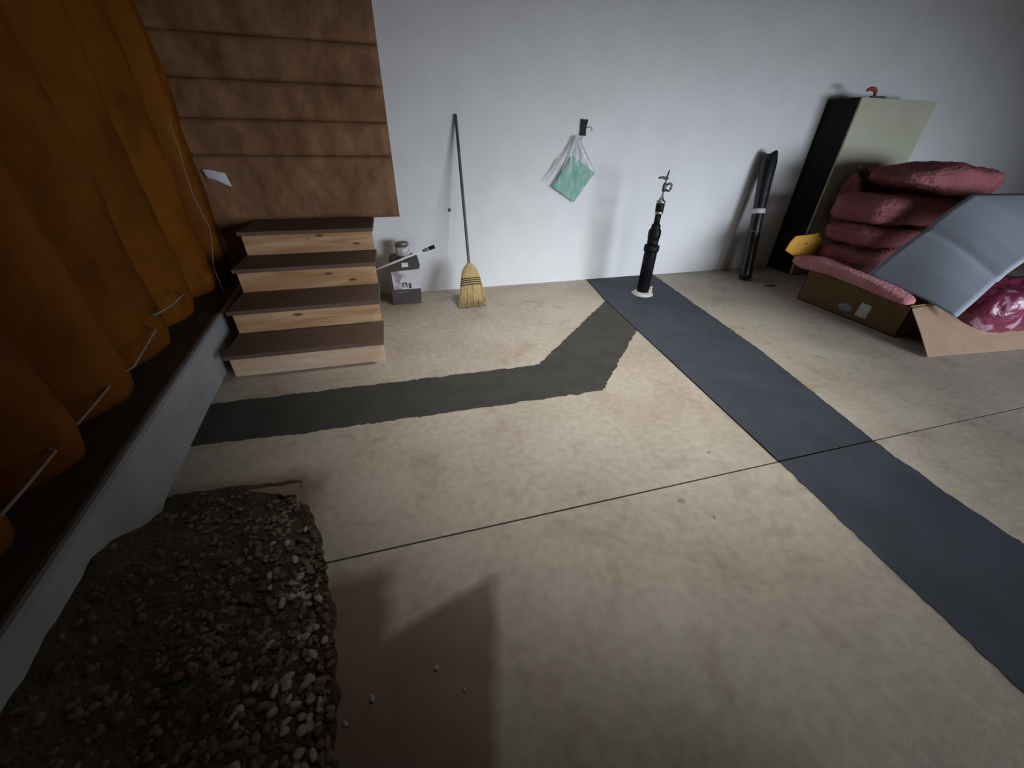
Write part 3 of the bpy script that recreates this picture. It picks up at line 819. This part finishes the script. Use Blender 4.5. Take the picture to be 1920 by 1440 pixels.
tag(link('pink_batt', batt((4.86, 3.26, 0.80), (0.86, 0.24, 0.60), (0.0, 0.0, 0.0), 33, 4), M_pink, None, True), 'pink batt standing upright between the cabinet and the stack', 'insulation', G)
# brown flap and thin stake behind the stack
bq = [on_y(1612, 314, 3.13), on_y(1650, 330, 3.13), on_y(1640, 400, 3.13), on_y(1584, 405, 3.13)]
bm = grid_mesh(lambda u, v: bq[0].lerp(bq[1], u).lerp(bq[3].lerp(bq[2], u), v) + Vector((0, 0.025 * math.sin(PI * u) + 0.012 * noise.noise(Vector((u * 3, v * 4, 2))), 0)), 14, 18, 0.04)
for q in (bq[3], bq[2]):
    pass
tag(link('pink_batt', bm, M_pink, None, True), 'narrow folded pink batt end beside the brown stake and the beige cabinet front', 'insulation', G)
tip_ = on_y(1609, 308, 3.10); low_ = on_y(1622, 356, 3.10)
tag(link('wooden_stake', ntube([Vector((low_.x + 0.12, 3.10, 0.002)), low_, low_.lerp(tip_, 0.6), tip_ + Vector((0.004, 0, -0.012)), tip_], [0.017, 0.018, 0.019, 0.020, 0.014], 8), M_sill, None, True), 'thin dark brown stake poking up at the left end of the pink stack', 'stake')

# pale sheet draped over the stack
Lc = [Vector((3.82, 2.33, 0.365)), Vector((3.94, 2.30, 0.55)), Vector((4.10, 2.26, 0.750)), Vector((4.18, 2.235, 0.87)), Vector((4.30, 2.21, 0.985)), Vector((4.85, 2.15, 0.985)), Vector((5.3, 2.1, 0.93))]
Rc = [Vector((3.93, 1.685, 0.222)), Vector((4.06, 1.70, 0.345)), Vector((4.24, 1.735, 0.482)), Vector((4.36, 1.715, 0.62)), Vector((4.55, 1.68, 0.72)), Vector((5.0, 1.64, 0.74)), Vector((5.4, 1.6, 0.70))]
tpar = [0, 0.15, 0.34, 0.45, 0.6, 0.82, 1.0]


def crv(P, t):
    for i in range(len(tpar) - 1):
        if t <= tpar[i + 1] + 1e-6:
            k = (t - tpar[i]) / (tpar[i + 1] - tpar[i]); return P[i].lerp(P[i + 1], k)
    return P[-1].copy()


def sheet(u, v):
    p = crv(Lc, u).lerp(crv(Rc, u), v)
    cr = math.exp(-((u - 0.34) / 0.018) ** 2)
    p += Vector((0.012, 0.0, -0.016)) * cr
    p.z += 0.012 * math.sin(PI * v) - 0.006 * math.sin(2 * PI * v + 6 * u)
    return p


tag(link('foam_sheet', grid_mesh(sheet, 60, 16, 0.006), M_sheet, None, True), 'large pale blue-grey creased sheet draped across the pink insulation', 'sheet')
wr = pillow((4.58, 1.715, 0.262), (0.98, 0.40, 0.385), (0.10, 0.0, -0.05), 3.0, 0.022, 5, 41, 26)
tag(link('wrapped_roll', wr, M_wrap, None, True), 'shiny pink plastic-wrapped insulation pack in the near end of the cardboard box', 'pack')

# yellow piece
yq = [on_y(x, y, 2.975) for x, y in ((1473, 470), (1482, 455), (1493, 443), (1515, 441), (1537, 437), (1542, 452), (1541, 465), (1536, 482), (1528, 500), (1505, 494), (1488, 480))]
yt = thing('yellow_plate', 'yellow plastic plate with a small hole propped behind the box rim', 'plate', yq[9])
bm = bmesh.new()
a = [bm.verts.new(p) for p in yq]; b = [bm.verts.new(p + Vector((0.012, 0.022, 0))) for p in yq]
for k in range(len(yq)): bm.faces.new((a[k], a[(k + 1) % len(yq)], b[(k + 1) % len(yq)], b[k]))
bm.faces.new(a[::-1]); bm.faces.new(b)
bmesh.ops.bevel(bm, geom=list(bm.edges), offset=0.003, segments=1, affect='EDGES')
link('plate', bm, M_yellow, yt)
hc = on_y(1512, 457, 2.974)
link('hole', lathe([(0.010, 0), (0.010, 0.002)], 14, hc, (0, -1, 0)), M_hole, yt)

# ---------------------------------------------------------------- soil and gravel
EDGE = [(-0.322, -4.6), (-0.322, 0.381), (-0.352, 0.683), (-0.40, 0.958), (-0.435, 1.045), (-0.49, 1.20), (-0.552, 1.312)]


def edge_x(y):
    for (xa, ya), (xb, yb) in zip(EDGE, EDGE[1:]):
        if ya <= y <= yb: return xa + (xb - xa) * (y - ya) / (yb - ya)
    return -0.552


def ground_z(x, y):
    d = max(x - edge_x(y), y - (1.40 + 0.05 * min(1, max(0, (-0.55 - x) / 0.5))))      # >0 over the slab
    q = Vector((x * 6, y * 6, 0))
    z = 0.003 - 0.020 * min(1, max(0, -d / 0.07)) - 0.34 * max(0, d) + (0.014 * noise.noise(q) + 0.009 * noise.noise(q * 3)) * (1 if d < -0.04 else 0.55)
    # ground surface rises towards the stem wall at the near end
    t = min(1, max(0, (1.42 - y) / 0.42)); t = t * t * (3 - 2 * t)
    a = max(0.0, x - face_x(y))
    return z + 0.19 * t * math.exp(-(a / 0.16) ** 1.5)


def ground(u, v):
    x = -1.20 + 1.02 * u; y = -0.55 + 2.15 * v
    return Vector((x, y, max(ground_z(x, y), -0.08)))


tag(link('soil_bed', grid_mesh(ground, 90, 170), M_dirt, None, True), 'dark soil filling the gap in the slab by the stem wall', 'soil', kind='stuff')


def inside(x, y):
    if x < face_x(y) + 0.02 or y < -0.25: return False
    # right boundary of the opening
    pts = [(-0.322, -4.6), (-0.322, 0.381), (-0.352, 0.683), (-0.40, 0.958), (-0.435, 1.045), (-0.552, 1.312)]
    for (xa, ya), (xb, yb) in zip(pts, pts[1:]):
        if ya <= y <= yb:
            return x < xa + (xb - xa) * (y - ya) / (yb - ya) - 0.005
    if y > 1.40: return False
    return x < -0.552 - (y - 1.312) * 3.0


_ib = bmesh.new(); bmesh.ops.create_icosphere(_ib, subdivisions=2, radius=1.0)
ICO_V = [v.co.normalized() for v in _ib.verts]; ICO_F = [[v.index for v in f.verts] for f in _ib.faces]; _ib.free()


def stone(V, Fc, c, r, sd, flat=0.62):
    an = random.uniform(0, PI); ca_, sa_ = math.cos(an), math.sin(an); el = random.uniform(1.0, 1.6); b0 = len(V)
    for n0 in ICO_V:
        k = 1 + 0.28 * noise.noise(n0 * 1.3 + Vector((sd, sd * 2, 0))) + 0.12 * noise.noise(n0 * 3 + Vector((sd, 0, 3)))
        p = Vector((n0.x * r * el * k, n0.y * r * k / math.sqrt(el), n0.z * r * flat * k))
        V.append((p.x * ca_ - p.y * sa_ + c[0], p.x * sa_ + p.y * ca_ + c[1], p.z + c[2]))
    for f in ICO_F: Fc.append([b0 + i for i in f])


def link_raw(name, V, Fc, m):
    me = bpy.data.meshes.new(name); me.from_pydata(V, [], Fc); me.materials.append(m)
    me.polygons.foreach_set('use_smooth', [True] * len(Fc)); me.update()
    o = bpy.data.objects.new(name, me); C.objects.link(o); return o


SV, SF = [], []
cnt = 0
for i in range(4200):
    x = random.uniform(-1.25, -0.31); y = random.uniform(-0.2, 1.40)
    if not inside(x, y): continue
    edge = min(1.0, max(0.0, (x + 1.05) / 0.6))
    if random.random() > 0.30 + 0.7 * edge: continue
    r = random.choice((0.005, 0.007, 0.009, 0.012)) * random.uniform(0.8, 1.25)
    stone(SV, SF, (x, y, ground_z(x, y) + random.uniform(-0.003, 0.006)), r, i * 0.37); cnt += 1
    if cnt > 2300: break
tag(link_raw('gravel_bed', SV, SF, M_stone), 'bed of small dark gravel lying in the soil by the slab edge', 'gravel', kind='stuff')

# larger pale stones that stand out of the gravel
protos = []
n_ = 0
while n_ < 70:
    y = random.uniform(0.28, 1.15); x = -0.36 - abs(random.gauss(0, 0.11)) - max(0, (y - 0.95)) * 0.42
    if not inside(x + 0.02, y): continue
    SV, SF = [], []; r = random.uniform(0.008, 0.015)
    stone(SV, SF, (0, 0, 0), r, n_ * 1.9)
    o = link_raw('gravel_stone', SV, SF, M_pale_stone); o.location = (x, y, ground_z(x, y) + 0.003 + random.uniform(0, 0.004))
    tag(o, 'pale stone standing out of the dark gravel near the slab edge', 'stone', 'pale stones on the gravel bed')
    n_ += 1
for (x, y, r, lab) in ((-0.234, 0.500, 0.0075, 'pale pebble on the brown part of the slab just right of the gravel edge'),
                       (-0.058, 0.526, 0.007, 'pale pebble in the middle of the brown area on the slab'),
                       (-0.300, 0.462, 0.006, 'tiny pale pebble on the slab hugging the gravel edge'),
                       (0.012, 0.455, 0.0045, 'tiny reddish pebble at the right of the brown area'),
                       (1.10, 0.764, 0.006, 'tiny pale chip lying on the clean slab near the joint')):
    SV, SF = [], []; stone(SV, SF, (0, 0, 0), r, x * 31, 0.7)
    o = link_raw('pebble', SV, SF, M_pale_stone); o.location = (x, y, r * 0.62)
    tag(o, lab, 'pebble')
sc = on_z(1446, 537)
bm = bmesh.new(); tube(bm, [sc + Vector((-0.06, 0.03, 0.006)), sc + Vector((0, 0, 0.007)), sc + Vector((0.05, -0.005, 0.006))], [0.005, 0.007, 0.005], 6)
tag(link('twig', bm, M_sill, None, True), 'small dark scrap on the floor right of the black roll', 'scrap')
